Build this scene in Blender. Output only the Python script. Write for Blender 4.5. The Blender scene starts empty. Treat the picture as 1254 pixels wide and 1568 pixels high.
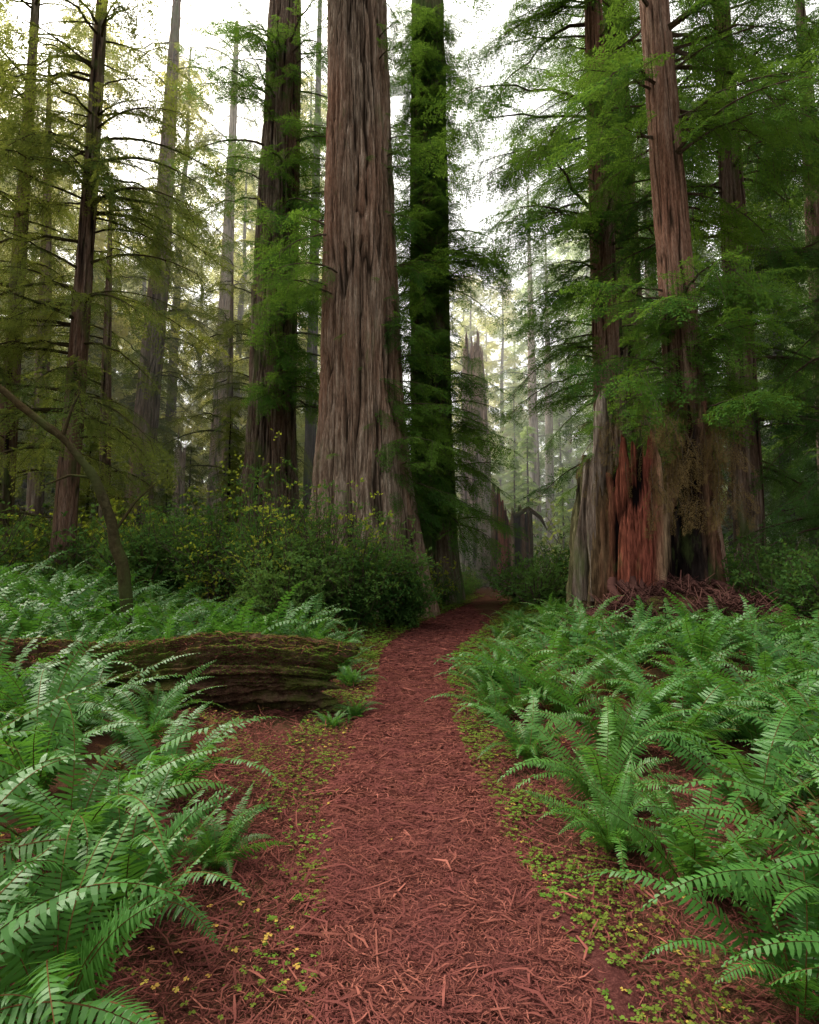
import bpy, math, numpy as np
rng=np.random.default_rng(7)
R=lambda a,b:float(rng.uniform(a,b))
sc=bpy.context.scene
rad=math.radians
# ---------------------------------------------------------------- noise
_p=np.random.default_rng(3).permutation(256); _v=np.random.default_rng(4).random(256)*2-1
def vn(x,y,z=0.0):
    x,y,z=np.broadcast_arrays(np.asarray(x,float),np.asarray(y,float),np.asarray(z,float))
    xi=np.floor(x).astype(int); yi=np.floor(y).astype(int); zi=np.floor(z).astype(int)
    fx=x-xi; fy=y-yi; fz=z-zi
    fx=fx*fx*(3-2*fx); fy=fy*fy*(3-2*fy); fz=fz*fz*(3-2*fz)
    def h(i,j,k): return _v[_p[(_p[(_p[i&255]+j)&255]+k)&255]]
    def l(a,b,t): return a+(b-a)*t
    return l(l(l(h(xi,yi,zi),h(xi+1,yi,zi),fx),l(h(xi,yi+1,zi),h(xi+1,yi+1,zi),fx),fy),
             l(l(h(xi,yi,zi+1),h(xi+1,yi,zi+1),fx),l(h(xi,yi+1,zi+1),h(xi+1,yi+1,zi+1),fx),fy),fz)
def fbm(x,y,z=0.0,o=4):
    s=0;a=1;t=0
    for i in range(o):
        s=s+a*vn(x*2**i+7.3*i,y*2**i+3.1*i,z*2**i+1.7*i); t+=a; a*=.5
    return s/t
def sstep(a,b,x):
    t=np.clip((x-a)/(b-a),0,1); return t*t*(3-2*t)
# ---------------------------------------------------------------- mesh helpers
class MB:
    def __init__(s): s.V=[];s.F=[];s.n=0
    def add(s,V,F,m=0):
        V=np.asarray(V,float).reshape(-1,3); F=np.asarray(F,int)
        s.V.append(V); s.F.append((F+s.n,m)); s.n+=len(V)
    def mesh(s,name,mats,smooth=True,attr=None,an='ridge',attr2=None):
        V=np.concatenate(s.V); me=bpy.data.meshes.new(name)
        me.vertices.add(len(V)); me.vertices.foreach_set('co',V.astype(np.float32).ravel())
        idx=[];start=[];mi=[];c=0
        for F,m in s.F:
            k=F.shape[1]; idx.append(F.ravel()); start.append(c+np.arange(len(F))*k); c+=F.size
            mi.append(np.full(len(F),m))
        idx=np.concatenate(idx);start=np.concatenate(start);mi=np.concatenate(mi)
        me.loops.add(len(idx)); me.loops.foreach_set('vertex_index',idx.astype(np.int32))
        me.polygons.add(len(start)); me.polygons.foreach_set('loop_start',start.astype(np.int32))
        me.polygons.foreach_set('material_index',mi.astype(np.int32))
        me.polygons.foreach_set('use_smooth',np.full(len(start),smooth))
        me.update(calc_edges=True)
        for m in mats: me.materials.append(m)
        if attr is not None:
            a=me.attributes.new(an,'FLOAT','POINT'); a.data.foreach_set('value',attr.astype(np.float32))
        if attr2 is not None:
            a=me.attributes.new('ang','FLOAT','POINT'); a.data.foreach_set('value',attr2.astype(np.float32))
        return me
def obj(name,me,parent=None,link=True,loc=None):
    o=bpy.data.objects.new(name,me)
    if link: sc.collection.objects.link(o)
    if loc is not None: o.location=loc
    if parent is not None:
        o.parent=parent; o.location=[-c for c in parent.location]
    return o
def empty(name,loc):
    o=bpy.data.objects.new(name,None); o.empty_display_size=.3; sc.collection.objects.link(o); o.location=loc; return o
def grid_faces(nr,nc,wrap):
    i=np.arange(nr-1)[:,None]; j=np.arange(nc if wrap else nc-1)[None,:]
    j2=(j+1)%nc
    return np.stack([i*nc+j,i*nc+j2,(i+1)*nc+j2,(i+1)*nc+j],-1).reshape(-1,4)
def tube(P,r,k=6):
    P=np.asarray(P,float); n=len(P); r=np.broadcast_to(r,(n,))
    T=np.gradient(P,axis=0); T/=np.linalg.norm(T,axis=1)[:,None]+1e-9
    up=np.tile([[0,0,1.]],(n,1))
    if abs(T[:,2]).max()>.9: up=np.tile([[.6,.8,0]],(n,1))
    A=np.cross(T,up); A/=np.linalg.norm(A,axis=1)[:,None]+1e-9; B=np.cross(T,A)
    th=np.arange(k)/k*2*math.pi
    V=P[:,None]+r[:,None,None]*(np.cos(th)[None,:,None]*A[:,None]+np.sin(th)[None,:,None]*B[:,None])
    return V.reshape(-1,3),grid_faces(n,k,True)
def norm(a): return a/(np.linalg.norm(a,axis=-1,keepdims=True)+1e-9)
def eul(rx,ry,rz):
    cr,sr=math.cos(rx),math.sin(rx); cp,sp=math.cos(ry),math.sin(ry); cy,sy=math.cos(rz),math.sin(rz)
    return np.array([[cy,-sy,0],[sy,cy,0],[0,0,1]])@np.array([[cp,0,sp],[0,1,0],[-sp,0,cp]])@np.array([[1,0,0],[0,cr,-sr],[0,sr,cr]])
def leaves(P,D,N,L,W):
    D=norm(D); S=norm(np.cross(D,N)); L=np.reshape(L,(-1,1))*np.ones((len(P),1)); W=np.reshape(W,(-1,1))*np.ones((len(P),1))
    V=np.stack([P,P+D*L*.45+S*W,P+D*L,P+D*L*.45-S*W],1).reshape(-1,3)
    return V,np.arange(len(P)*4).reshape(-1,4)
# ---------------------------------------------------------------- materials
def nt(name):
    m=bpy.data.materials.new(name); m.use_nodes=True; t=m.node_tree; t.nodes.clear()
    return m,t,t.nodes.new('ShaderNodeOutputMaterial')
def mixc(t,f,a,b,blend='MIX'):
    n=t.nodes.new('ShaderNodeMix'); n.data_type='RGBA'; n.blend_type=blend
    for s,v in ((n.inputs[0],f),(n.inputs[6],a),(n.inputs[7],b)):
        if hasattr(v,'is_linked'): t.links.new(v,s)
        else: s.default_value=v if not isinstance(v,tuple) else (*v,1)
    return n.outputs[2]
def noise(t,scale,detail=4,vec=None,rough=.55):
    n=t.nodes.new('ShaderNodeTexNoise'); n.inputs['Scale'].default_value=scale; n.inputs['Detail'].default_value=detail; n.inputs['Roughness'].default_value=rough
    if vec is not None: t.links.new(vec,n.inputs['Vector'])
    return n.outputs['Fac']
def ramp(t,f,stops):
    n=t.nodes.new('ShaderNodeValToRGB'); cr=n.color_ramp
    while len(cr.elements)<len(stops): cr.elements.new(.5)
    for e,(p,c) in zip(cr.elements,stops):
        e.position=p; e.color=(*c,1) if isinstance(c,tuple) else (c,c,c,1)
    t.links.new(f,n.inputs[0]); return n.outputs[0]
def coords(t,scale=(1,1,1)):
    c=t.nodes.new('ShaderNodeTexCoord'); m=t.nodes.new('ShaderNodeMapping'); m.inputs['Scale'].default_value=scale
    t.links.new(c.outputs['Object'],m.inputs['Vector']); return m.outputs[0]
def geopos(t): return t.nodes.new('ShaderNodeNewGeometry').outputs['Position']
def bump(t,h,st,d):
    n=t.nodes.new('ShaderNodeBump'); n.inputs['Strength'].default_value=st; n.inputs['Distance'].default_value=d
    t.links.new(h,n.inputs['Height']); return n.outputs[0]
def math_(t,op,a,b,c=None):
    n=t.nodes.new('ShaderNodeMath'); n.operation=op
    for s,v in zip(n.inputs,(a,b,c)):
        if v is None: continue
        if hasattr(v,'is_linked'): t.links.new(v,s)
        else: s.default_value=v
    return n.outputs[0]
def attr(t,n_):
    a=t.nodes.new('ShaderNodeAttribute'); a.attribute_name=n_; return a.outputs['Fac']
def leafmat(name,a,b,trans=.35,rough=.5,spec=0,c=None,pscale=.35,rnd=False):
    m,t,o=nt(name)
    r=attr(t,'rnd') if rnd else t.nodes.new('ShaderNodeObjectInfo').outputs['Random']
    col=mixc(t,r,a,b)
    pn=ramp(t,noise(t,pscale,2,geopos(t)),[(.38,.0),(.62,1.)])
    col=mixc(t,pn,col,c if c else tuple(x*.7 for x in a))
    if spec>0:
        p=t.nodes.new('ShaderNodeBsdfPrincipled'); p.inputs['Roughness'].default_value=rough; p.inputs['Specular IOR Level'].default_value=spec
    else: p=t.nodes.new('ShaderNodeBsdfDiffuse')
    t.links.new(col,p.inputs[0])
    if trans>0:
        tr=t.nodes.new('ShaderNodeBsdfTranslucent')
        tc=mixc(t,.5,col,(b[0]*1.6,b[1]*1.4,b[2]*.6)); t.links.new(tc,tr.inputs[0])
        mx=t.nodes.new('ShaderNodeMixShader'); mx.inputs[0].default_value=trans
        t.links.new(p.outputs[0],mx.inputs[1]); t.links.new(tr.outputs[0],mx.inputs[2]); t.links.new(mx.outputs[0],o.inputs[0])
    else: t.links.new(p.outputs[0],o.inputs[0])
    return m
def barkmat(name,dark,mid,light,moss=None,mossamt=.5,zs=.1,scale=9,ridge=True,bst=.7,bd=.05,red=.55,redc=None,ang=None,fine=True):
    m,t,o=nt(name)
    v=coords(t,(1,1,zs)); n1=noise(t,scale,8,v,.68)
    col=ramp(t,n1,[(.3,dark),(.5,mid),(.72,light)])
    n2=noise(t,.45,3,coords(t,(1,1,.3)))
    col=mixc(t,ramp(t,n2,[(.4,0.),(.65,red)]),col,redc or (mid[0]*1.15,mid[1]*.72,mid[2]*.6))
    if ang:
        nn=noise(t,3,5,coords(t,(1,1,.12)),.6)
        ac=ramp(t,math_(t,'SUBTRACT',math_(t,'MULTIPLY_ADD',nn,.16,attr(t,'ang')),.08),ang)
        col=mixc(t,1.,ac,ramp(t,n1,[(.3,.25),(.5,.9),(.7,1.5)]),'MULTIPLY')
    h=n1
    if fine:
        nf=noise(t,scale*4.5,5,coords(t,(1,1,max(zs*1.6,.12))),.7)
        col=mixc(t,1.,col,ramp(t,nf,[(.32,.45),(.5,1.),(.68,1.5)]),'MULTIPLY')
        h=math_(t,'MULTIPLY_ADD',nf,.5,n1)
    if ridge:
        rr=ramp(t,attr(t,'ridge'),[(.08,.0),(.55,1.)])
        col=mixc(t,rr,tuple(x*.55 for x in dark),col)
    if moss:
        n3=noise(t,1.3,6,coords(t,(1,1,.35)),.65)
        col=mixc(t,ramp(t,n3,[(mossamt,0.),(mossamt+.12,.8)]),col,moss)
    p=t.nodes.new('ShaderNodeBsdfDiffuse')
    t.links.new(col,p.inputs[0]); t.links.new(bump(t,h,bst,bd),p.inputs['Normal']); t.links.new(p.outputs[0],o.inputs[0])
    return m
M={}
M['bark']=barkmat('redwood_bark',(.06,.042,.03),(.20,.15,.11),(.44,.37,.29),(.12,.13,.06),.60,.07,10,True,1,.06)
M['bark2']=barkmat('bark_dark',(.03,.022,.018),(.13,.098,.075),(.34,.29,.24),(.08,.105,.035),.53,.07,10,True,1,.06)
M['burnt']=barkmat('bark_burnt',(.012,.011,.012),(.06,.055,.052),(.2,.18,.16),(.06,.09,.03),.5,.07)
M['barkmoss']=barkmat('bark_mossy',(.03,.024,.018),(.12,.10,.07),(.28,.25,.19),(.06,.11,.03),.42,.07,10,True,1,.06)
M['barkfar']=barkmat('bark_haze_tinted',(.2,.17,.15),(.36,.32,.28),(.54,.50,.45),None,.5,.06,6)  # distance haze painted into the bark as a pale tone; also serves pale snags
M['barkr']=barkmat('hemlock_bark',(.06,.038,.026),(.20,.135,.10),(.38,.30,.235),(.1,.12,.05),.62,.09,14,True,1,.05)
M['limb']=barkmat('limb_bark',(.02,.016,.01),(.07,.055,.04),(.13,.11,.08),(.06,.07,.03),.5,1,14,False,fine=False)
M['mosslimb']=barkmat('mossy_bark',(.015,.013,.008),(.04,.036,.018),(.08,.07,.035),(.045,.055,.018),.5,1,14,False,fine=False)
A_=[(0,(.11,.10,.05)),(.12,(.15,.12,.065)),(.22,(.13,.08,.045)),(.30,(.21,.068,.042)),(.42,(.17,.05,.035)),(.49,(.26,.18,.11)),(.545,(.012,.01,.01)),(.61,(.02,.015,.013)),(.66,(.16,.09,.055)),(.76,(.12,.055,.037)),(.82,(.015,.012,.01)),(.90,(.25,.115,.055)),(1,(.05,.03,.025))]
M['redstump']=barkmat('redwood_heartwood',(.012,.008,.008),(.20,.06,.036),(.32,.20,.12),(.075,.10,.033),.56,.06,7,True,1,.08,0,None,A_)
M['log']=barkmat('rotting_log_bark',(.010,.007,.005),(.075,.045,.03),(.19,.13,.085),(.08,.10,.02),.47,.8,7,False,1,.08)
M['leaf']=leafmat('redwood_foliage',(.055,.135,.022),(.12,.22,.035),.42,c=(.035,.10,.022))
M['leafd']=leafmat('dark_foliage',(.045,.11,.03),(.09,.18,.045),.38)
M['leafo']=leafmat('olive_foliage',(.10,.145,.035),(.19,.22,.05),.45,c=(.06,.11,.03))
M['leaffar']=leafmat('haze_tinted_foliage',(.36,.44,.16),(.54,.53,.19),.5,c=(.32,.42,.20),pscale=.08)  # pale yellow-green puts distance haze into the leaf colour itself
M['leaffar2']=leafmat('haze_tinted_cool_foliage',(.26,.38,.18),(.38,.48,.22),.5,c=(.28,.42,.24),pscale=.08)  # cooler far leaves, distance haze likewise mixed into their base colour
M['shrub']=leafmat('huckleberry_leaves',(.045,.115,.028),(.105,.19,.045),.36)
M['maple']=leafmat('vine_maple_leaves',(.16,.26,.035),(.28,.32,.05),.5)
M['fern']=leafmat('fern_leaves',(.024,.095,.014),(.06,.16,.024),.35,.45,.2,(.04,.128,.02),.6)
M['fernd']=leafmat('dead_fern',(.10,.05,.022),(.14,.075,.032),.2)
M['clover']=leafmat('oxalis_leaves',(.05,.13,.016),(.12,.20,.03),.35,rnd=True,c=(.10,.115,.02),pscale=1.2)
M['yellow']=leafmat('yellow_leaves',(.36,.29,.06),(.38,.2,.05),.3,rnd=True)
M['litter']=leafmat('needle_litter',(.04,.012,.010),(.225,.080,.058),0,c=(.10,.032,.027),pscale=6,rnd=True)
M['twig']=leafmat('dead_twigs',(.06,.028,.024),(.15,.07,.055),0)
M['hang']=leafmat('hanging_moss',(.13,.09,.035),(.20,.14,.06),.2)
# ---------------------------------------------------------------- GN instancing
def gninst(name,coll,pts,parent=None):
    A=np.array(pts,float).reshape(-1,8)
    me=bpy.data.meshes.new(name); me.vertices.add(len(A)); me.vertices.foreach_set('co',A[:,:3].astype(np.float32).ravel())
    a=me.attributes.new('rot','FLOAT_VECTOR','POINT'); a.data.foreach_set('vector',A[:,3:6].astype(np.float32).ravel())
    a=me.attributes.new('scl','FLOAT','POINT'); a.data.foreach_set('value',A[:,6].astype(np.float32))
    a=me.attributes.new('idx','INT','POINT'); a.data.foreach_set('value',A[:,7].astype(np.int32))
    o=obj(name,me,parent)
    key='gn_'+coll.name
    ng=bpy.data.node_groups.get(key)
    if ng is None:
        ng=bpy.data.node_groups.new(key,'GeometryNodeTree')
        ng.interface.new_socket('Geometry',in_out='INPUT',socket_type='NodeSocketGeometry')
        ng.interface.new_socket('Geometry',in_out='OUTPUT',socket_type='NodeSocketGeometry')
        N=ng.nodes.new; L=ng.links.new
        gi=N('NodeGroupInput'); go=N('NodeGroupOutput')
        ci=N('GeometryNodeCollectionInfo'); ci.inputs['Collection'].default_value=coll
        ci.inputs['Separate Children'].default_value=True; ci.inputs['Reset Children'].default_value=True
        ip=N('GeometryNodeInstanceOnPoints'); ip.inputs['Pick Instance'].default_value=True
        def na(nm,dt):
            n=N('GeometryNodeInputNamedAttribute'); n.data_type=dt; n.inputs['Name'].default_value=nm
            return next(s for s in n.outputs if s.enabled and s.name=='Attribute')
        er=N('FunctionNodeEulerToRotation')
        L(na('rot','FLOAT_VECTOR'),er.inputs[0]); L(er.outputs[0],ip.inputs['Rotation'])
        L(na('scl','FLOAT'),ip.inputs['Scale']); L(na('idx','INT'),ip.inputs['Instance Index'])
        L(gi.outputs[0],ip.inputs['Points']); L(ci.outputs[0],ip.inputs['Instance']); L(ip.outputs[0],go.inputs[0])
    md=o.modifiers.new('scatter','NODES'); md.node_group=ng
    return o
def coll(name,meshes):
    c=bpy.data.collections.new(name)
    for i,me in enumerate(meshes): c.objects.link(obj(f'{name}_{i}',me,link=False))
    c['n']=len(meshes); return c
# ---------------------------------------------------------------- foliage sources
def bough(seed,ntw=10,sp=.05,lL=.08,lW=.015,tl=.45,droop=.2,stem=True):
    g=np.random.default_rng(seed); P=[];D=[];N=[];LL=[]; mb=MB()
    for t in np.linspace(.06,1,ntw):
        for sd in (-1,1):
            ln=tl*(1-.72*t)*g.uniform(.6,1.2); an=sd*(rad(62-22*t)+g.normal(0,.12))
            k=max(3,int(ln/sp)); u=np.linspace(.08,1,k)*ln
            o=np.array([t,0,-droop*t*t]); dr=g.uniform(.05,.5)
            pts=o+np.stack([np.cos(an)*u,np.sin(an)*u,-dr*u*u/ln*.8-.03*u],1)
            dd=np.array([math.cos(an),math.sin(an),-dr])
            for s2 in (-1,1):
                a2=an+s2*rad(48)
                d=np.stack([np.full(k,math.cos(a2)),np.full(k,math.sin(a2)),g.normal(-.15-dr*.5,.25,k)],1)
                P.append(pts);D.append(d);N.append(np.stack([g.normal(0,.4,k),g.normal(0,.4,k),np.ones(k)],1));LL.append(lL*g.uniform(.6,1.25,k))
            P.append(pts[-1:]);D.append(dd[None]);N.append(np.array([[0,0,1.]]));LL.append(np.array([lL]))
    V,F=leaves(np.concatenate(P),np.concatenate(D),np.concatenate(N),np.concatenate(LL),lW); mb.add(V,F,0)
    if stem:
        t=np.linspace(-.05,1,6); mb.add(*tube(np.stack([t,0*t,-droop*t*t*np.sign(t)],1),np.linspace(.012,.003,6),3),1)
    return mb
def bake(parts):
    VV=[];FF=[];n=0
    for V,F,r,s,o in parts:
        VV.append(V@eul(*r).T*s+np.array(o)); FF.append(F+n); n+=len(V)
    return np.concatenate(VV),np.concatenate(FF)
def limbmesh(name,seed,L,leaf,wood,k,step=.3,bs=.8):
    g=np.random.default_rng(seed*7+1); src=[bough(s,stem=False,**k) for s in (1,2,3)]
    t=np.linspace(0,1,9); wob=np.cumsum(g.normal(0,.03*L,9)); wob-=wob[0]; up=g.uniform(.0,.3); dr=g.uniform(.2,.6)
    pts=np.stack([L*t,wob,L*(up*t-dr*t*t)+wob*.4],1)
    mb=MB(); mb.add(*tube(pts,np.linspace(.012+.012*L,.005,9),4),1)
    parts=[]; nn=int(L/step)
    for j in range(nn):
        f=.12+.88*(j+.5)/nn; p=np.array([np.interp(f,t,pts[:,c]) for c in range(3)]); sl=max(0,math.atan(2*dr*f-up))
        for sd in (-1,1):
            if g.random()<.15: continue
            b=src[g.integers(3)]; yw=sd*g.uniform(.35,1.35); s=bs*g.uniform(.5,1.3); ry=g.uniform(-.1,.9)+sl*.4
            parts.append((b.V[0],b.F[0][0],(g.uniform(-.6,.6),ry,yw),s,p))
            d=eul(0,ry,yw)@np.array([s*.9,0,-.15*s]); mb.add(*tube([p,p+d*.5+[0,0,.02],p+d],[.009,.006,.003],3),1)
    b=src[0]; parts.append((b.V[0],b.F[0][0],(0,g.uniform(.2,.8),0),bs,pts[-1]))
    V,F=bake(parts); mb.add(V,F,0)
    return mb.mesh(name,[M[leaf],M[wood]],False)
C={}
def fol(key,leaf,wood='limb',**k):
    C[key]=coll(key+'_spray',[bough(s,**k).mesh(f'{key}{s}',[M[leaf],M[wood]],False) for s in (1,2,3,4)])
    C[key+'L']=coll(key+'_limb',[limbmesh(f'{key}L{i}',i,1.5 if i<4 else 3.2,leaf,wood,k) for i in range(8)])
fol('red','leaf'); fol('dark','leafd',droop=.35); fol('olive','leafo','mosslimb',droop=.5,sp=.055,tl=.40)
C['hang']=coll('hanging_spray',[bough(s,sp=.08,tl=.25,ntw=9,lW=.007,lL=.1).mesh(f'h{s}',[M['hang'],M['limb']],False) for s in (1,2,3,4)])
def farconifer(seed,leaf,bark,H=34,nl=120,low=.08):
    g=np.random.default_rng(seed); mb=MB()
    b=bough(seed+50,ntw=7,sp=.13,lL=.2,lW=.04,stem=False,tl=.5,droop=.25); BV,BF=b.V[0],b.F[0][0]
    z=np.linspace(0,H,14); mb.add(*tube(np.stack([g.normal(0,.05,14),g.normal(0,.05,14),z],1),np.linspace(.42,.05,14),8),1)
    parts=[]
    for i in range(nl):
        f=g.random()**.95; zz=H*(low+(.99-low)*f); L=(.8+3.4*(1-f)**.7)*g.uniform(.5,1.2)*(.8 if f<.15 else 1); az=g.uniform(0,6.283)
        n=max(2,int(L/.75)); dr=g.uniform(.1,.35)
        for j in range(n):
            t=(j+1)/n
            for sd in ((-1,1) if j<n-1 else (0,)):
                o=(math.cos(az)*L*t*.8,math.sin(az)*L*t*.8,zz+L*(.12*t-dr*t*t))
                parts.append((BV,BF,(g.normal(0,.3),g.uniform(.1,.6),az+sd*rad(45)+g.normal(0,.15)),g.uniform(.7,1.25),o))
        t=np.linspace(0,1,3); mb.add(*tube(np.stack([np.cos(az)*L*t*.8,np.sin(az)*L*t*.8,zz+L*(.12*t-dr*t*t)],1),[.04,.03,.01],3),1)
    V,F=bake(parts); mb.add(V,F,0)
    return mb.mesh(f'conifer_far{seed}',[M[leaf],M[bark]],False)
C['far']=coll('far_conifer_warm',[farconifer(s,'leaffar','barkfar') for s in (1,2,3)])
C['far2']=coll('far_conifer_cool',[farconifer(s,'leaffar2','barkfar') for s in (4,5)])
C['mid']=coll('mid_conifer',[farconifer(s,'leafo','bark2',H=30,nl=100) for s in (6,7)])
C['midd']=coll('mid_conifer_green',[farconifer(s,'leaf','bark2',H=30,nl=100) for s in (8,9)])
def shrub(seed,H,Rr,ns,nt_,nl,lL,lW,leaf):
    g=np.random.default_rng(seed); mb=MB(); P=[];D=[]
    for i in range(ns):
        az=g.uniform(0,6.283); out=Rr*math.sqrt(g.random()); h=H*g.uniform(.5,1.12)*(1-.45*(out/Rr)**2)
        t=np.linspace(0,1,6); w=g.normal(0,.06,(6,3)); w[0]=0
        pts=np.stack([np.cos(az)*out*t**1.4,np.sin(az)*out*t**1.4,h*t],1)+w*H*.5
        mb.add(*tube(pts,np.linspace(.012,.003,6)*H**.5,3),1)
        for j in range(nt_):
            f=g.uniform(.2,1); k=min(4,int(f*5)); b=pts[k]+(pts[k+1]-pts[k])*(f*5-k)
            d=norm(np.array([g.normal(),g.normal(),g.normal(.25,.5)])); ln=g.uniform(.12,.3)*H**.5
            u=np.linspace(.1,1,nl)[:,None]*ln
            P.append(b+d*u+np.array([0,0,-.25])*u*u/ln); D.append(norm(d+g.normal(0,.9,(nl,3))))
    P=np.concatenate(P);D=np.concatenate(D); N=np.stack([g.normal(0,.6,len(P)),g.normal(0,.6,len(P)),np.ones(len(P))],1)
    mb.add(*leaves(P,D,N,lL*g.uniform(.6,1.2,len(P)),lW),0)
    return mb.mesh(f'{leaf}_shrub{seed}',[M[leaf],M['limb']],False)
C['shrub']=coll('shrub_small',[shrub(s,1.1,.85,22,8,7,.07,.02,'shrub') for s in (1,2,3)])
C['mshrub']=coll('maple_small',[shrub(s,1.3,.8,12,6,6,.07,.026,'maple') for s in (4,5)])
# ferns
def fern(seed,nf=16,leaf='fern',Lm=1.0,np_=34):
    g=np.random.default_rng(seed); mb=MB()
    for i in range(nf):
        az=i/nf*6.283*1.0+g.normal(0,.25); L=Lm*g.uniform(.6,1.2); e0=rad(g.uniform(44,88)); e1=rad(g.uniform(-55,20))
        n=np_; s=np.linspace(0,1,n+1); e=e0+(e1-e0)*s**g.uniform(.9,1.9); ds=L/n
        tw=g.normal(0,.3)*s**2; aa=az+tw
        T=np.stack([np.cos(e)*np.cos(aa),np.cos(e)*np.sin(aa),np.sin(e)],1)
        P=np.concatenate([[[0,0,0]],np.cumsum(T*ds,0)])[:n+1]; P=P+np.array([math.cos(az),math.sin(az),0])*.04
        S=np.stack([-np.sin(aa),np.cos(aa),np.zeros(n+1)],1); roll=g.normal(0,.4); U=norm(np.cross(T,S)); S=norm(S*math.cos(roll)+U*math.sin(roll)); Nn=np.cross(T,S)
        mb.add(*tube(P,np.linspace(.004,.0015,n+1)*Lm,3),1)
        k=slice(2,n+1); s_=s[k]; w=.118*Lm*np.minimum(1,(s_-.02)/.22)**.7*np.clip((1.03-s_)/.72,0,1)**.85
        for sd in (-1,1):
            m=len(s_); w2=(w*g.uniform(.85,1.1,m)*(g.random(m)>.03))[:,None]
            tip=g.normal(.28,.06,m)[:,None]; dz=g.normal(-.10,.2,m)[:,None]
            D=norm(sd*S[k]+T[k]*tip+Nn[k]*dz); B=P[k]+T[k]*ds*.5*(sd>0); b=(ds*.40)*np.ones((m,1)); Tk=T[k]; dn=-np.array([[0,0,1.]])
            c=[B-Tk*b*.8,B+Tk*b*1.1,B+D*w2*.5-Tk*b*.75+dn*w2*.04,B+D*w2*.5+Tk*b*.85+dn*w2*.04,
               B+D*w2*.82-Tk*b*.4+dn*w2*.12+Tk*w2*.03,B+D*w2*.82+Tk*b*.6+dn*w2*.12+Tk*w2*.03,B+D*w2+Tk*w2*.08+dn*w2*.2]
            V=np.stack(c,1).reshape(-1,3); o=np.arange(m)[:,None]*7
            mb.add(V,np.concatenate([o+np.array([[0,1,3,2]]),o+np.array([[2,3,5,4]])]),0)
            mb.F.append((o+np.array([[4,5,6]])+mb.n-len(V),0))
    return mb.mesh(f'fern{seed}_{np_}',[M[leaf],M['fernd']],False)
ferns=[fern(10+s,nf=int(16+s*1.6),np_=40) for s in range(6)]
C['fern']=coll('fern_plant',ferns)
C['fernlo']=coll('fern_far_plant',[fern(20+s,nf=int(14+s),np_=23) for s in range(5)])
C['fernd']=coll('fern_dead',[fern(30,5,'fernd',.7)])
def slv(c,L0,L1,W0,W1,tilt=.12,seed=1):
    g=np.random.default_rng(seed); n=len(c); b=g.uniform(0,6.283,n); L=L0+(L1-L0)*g.random(n)**1.8; W=g.uniform(W0,W1,n)
    d=np.stack([np.cos(b),np.sin(b),g.normal(0,tilt,n)],1); s=np.stack([-np.sin(b),np.cos(b),g.normal(0,.35,n)],1)
    bend=g.normal(0,.13,n)[:,None]
    p0=c-d*L[:,None]/2; p1=c+s*bend*L[:,None]+[0,0,.003]; p2=c+d*L[:,None]/2; s=s*W[:,None]
    V=np.stack([p0-s*.6,p0+s*.6,p1-s,p1+s,p2-s*.5,p2+s*.5],1).reshape(-1,3); o=np.arange(n)[:,None]*6
    return V,np.concatenate([o+[[0,1,3,2]],o+[[2,3,5,4]]]),np.repeat(g.random(n)**1.7,6)
def slivers(seed,n,rad_,l0,l1,w0,w1,mat,zz,tilt):
    g=np.random.default_rng(seed); a=g.uniform(0,6.283,n); r=rad_*np.sqrt(g.random(n))
    V,F,A=slv(np.stack([np.cos(a)*r,np.sin(a)*r,g.uniform(.002,zz,n)],1),l0,l1,w0,w1,tilt,seed); mb=MB(); mb.add(V,F); return mb.mesh(f'{mat}_sl{seed}',[M[mat]],False)
C['twigs']=coll('twig_clump',[slivers(s,26,.3,.15,.6,.004,.009,'twig',.2,.45) for s in range(10,14)])
def trefoil(c,ls,seed):
    g=np.random.default_rng(seed); n=len(c); a0=g.uniform(0,6.283,n)
    nn=norm(np.stack([g.normal(0,.3,n),g.normal(0,.3,n),np.ones(n)],1)); VV=[];
    for k in range(3):
        b=a0+k*2.094; D=norm(np.stack([np.cos(b),np.sin(b),g.normal(-.15,.1,n)],1)); S=norm(np.cross(D,nn)); L=ls*g.uniform(.5,1.3,n)[:,None]
        VV.append(np.stack([c,c+D*L*.6+S*L*.5,c+D*L*1.05+S*L*.28,c+D*L*.88,c+D*L*1.05-S*L*.28,c+D*L*.6-S*L*.5],1))
    V=np.concatenate(VV).reshape(-1,3); o=np.arange(3*n)[:,None]*6
    return V,np.concatenate([o+[[0,1,2,3]],o+[[0,3,4,5]]]),np.repeat(np.tile(g.random(n),3),6)
# ---------------------------------------------------------------- terrain + path
py=np.array([-3,1,2.42,3.45,4.47,6.3,8,10.9,13.8,16.9,20,25,30,36,60])
pl=np.array([-.25,-.28,-.34,-.43,-.48,-.44,-.40,-.52,-.15,.45,1.3,2.75,4.6,7,12])
pr=np.array([.76,.74,.69,.56,.49,.43,.45,.85,1.6,2.35,3.1,4.2,5.9,8.3,13])
def pathd(x,y):
    return np.maximum(np.interp(y,py,pl)-x,x-np.interp(y,py,pr))
def hgt(x,y):
    x=np.asarray(x,float);y=np.asarray(y,float); d=pathd(x,y); s=sstep(0.02,1.4,d)
    h=s*(.09+.10*fbm(x*.45,y*.45,0,3)+.05*vn(x*2.3,y*2.3)+.02*vn(x*7,y*7))
    h+=sstep(2,7,-x)*sstep(4,12,y)*.35*sstep(0,1,d)
    h+=sstep(3,14,np.abs(x))*.5*sstep(0,2,d)*(1+.5*vn(x*.12,y*.12))
    h+=sstep(1.5,3.2,x)*sstep(6,9,y)*.15
    far=np.hypot(x,y-20); h+=sstep(60,300,far)*9
    return h
u=np.linspace(-1,1,330); xs=np.sinh(u*6.2)/np.sinh(6.2)*420
v=np.linspace(-.8,1,420); ys=np.sinh(v*5.6)/np.sinh(5.6)*450+3
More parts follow.
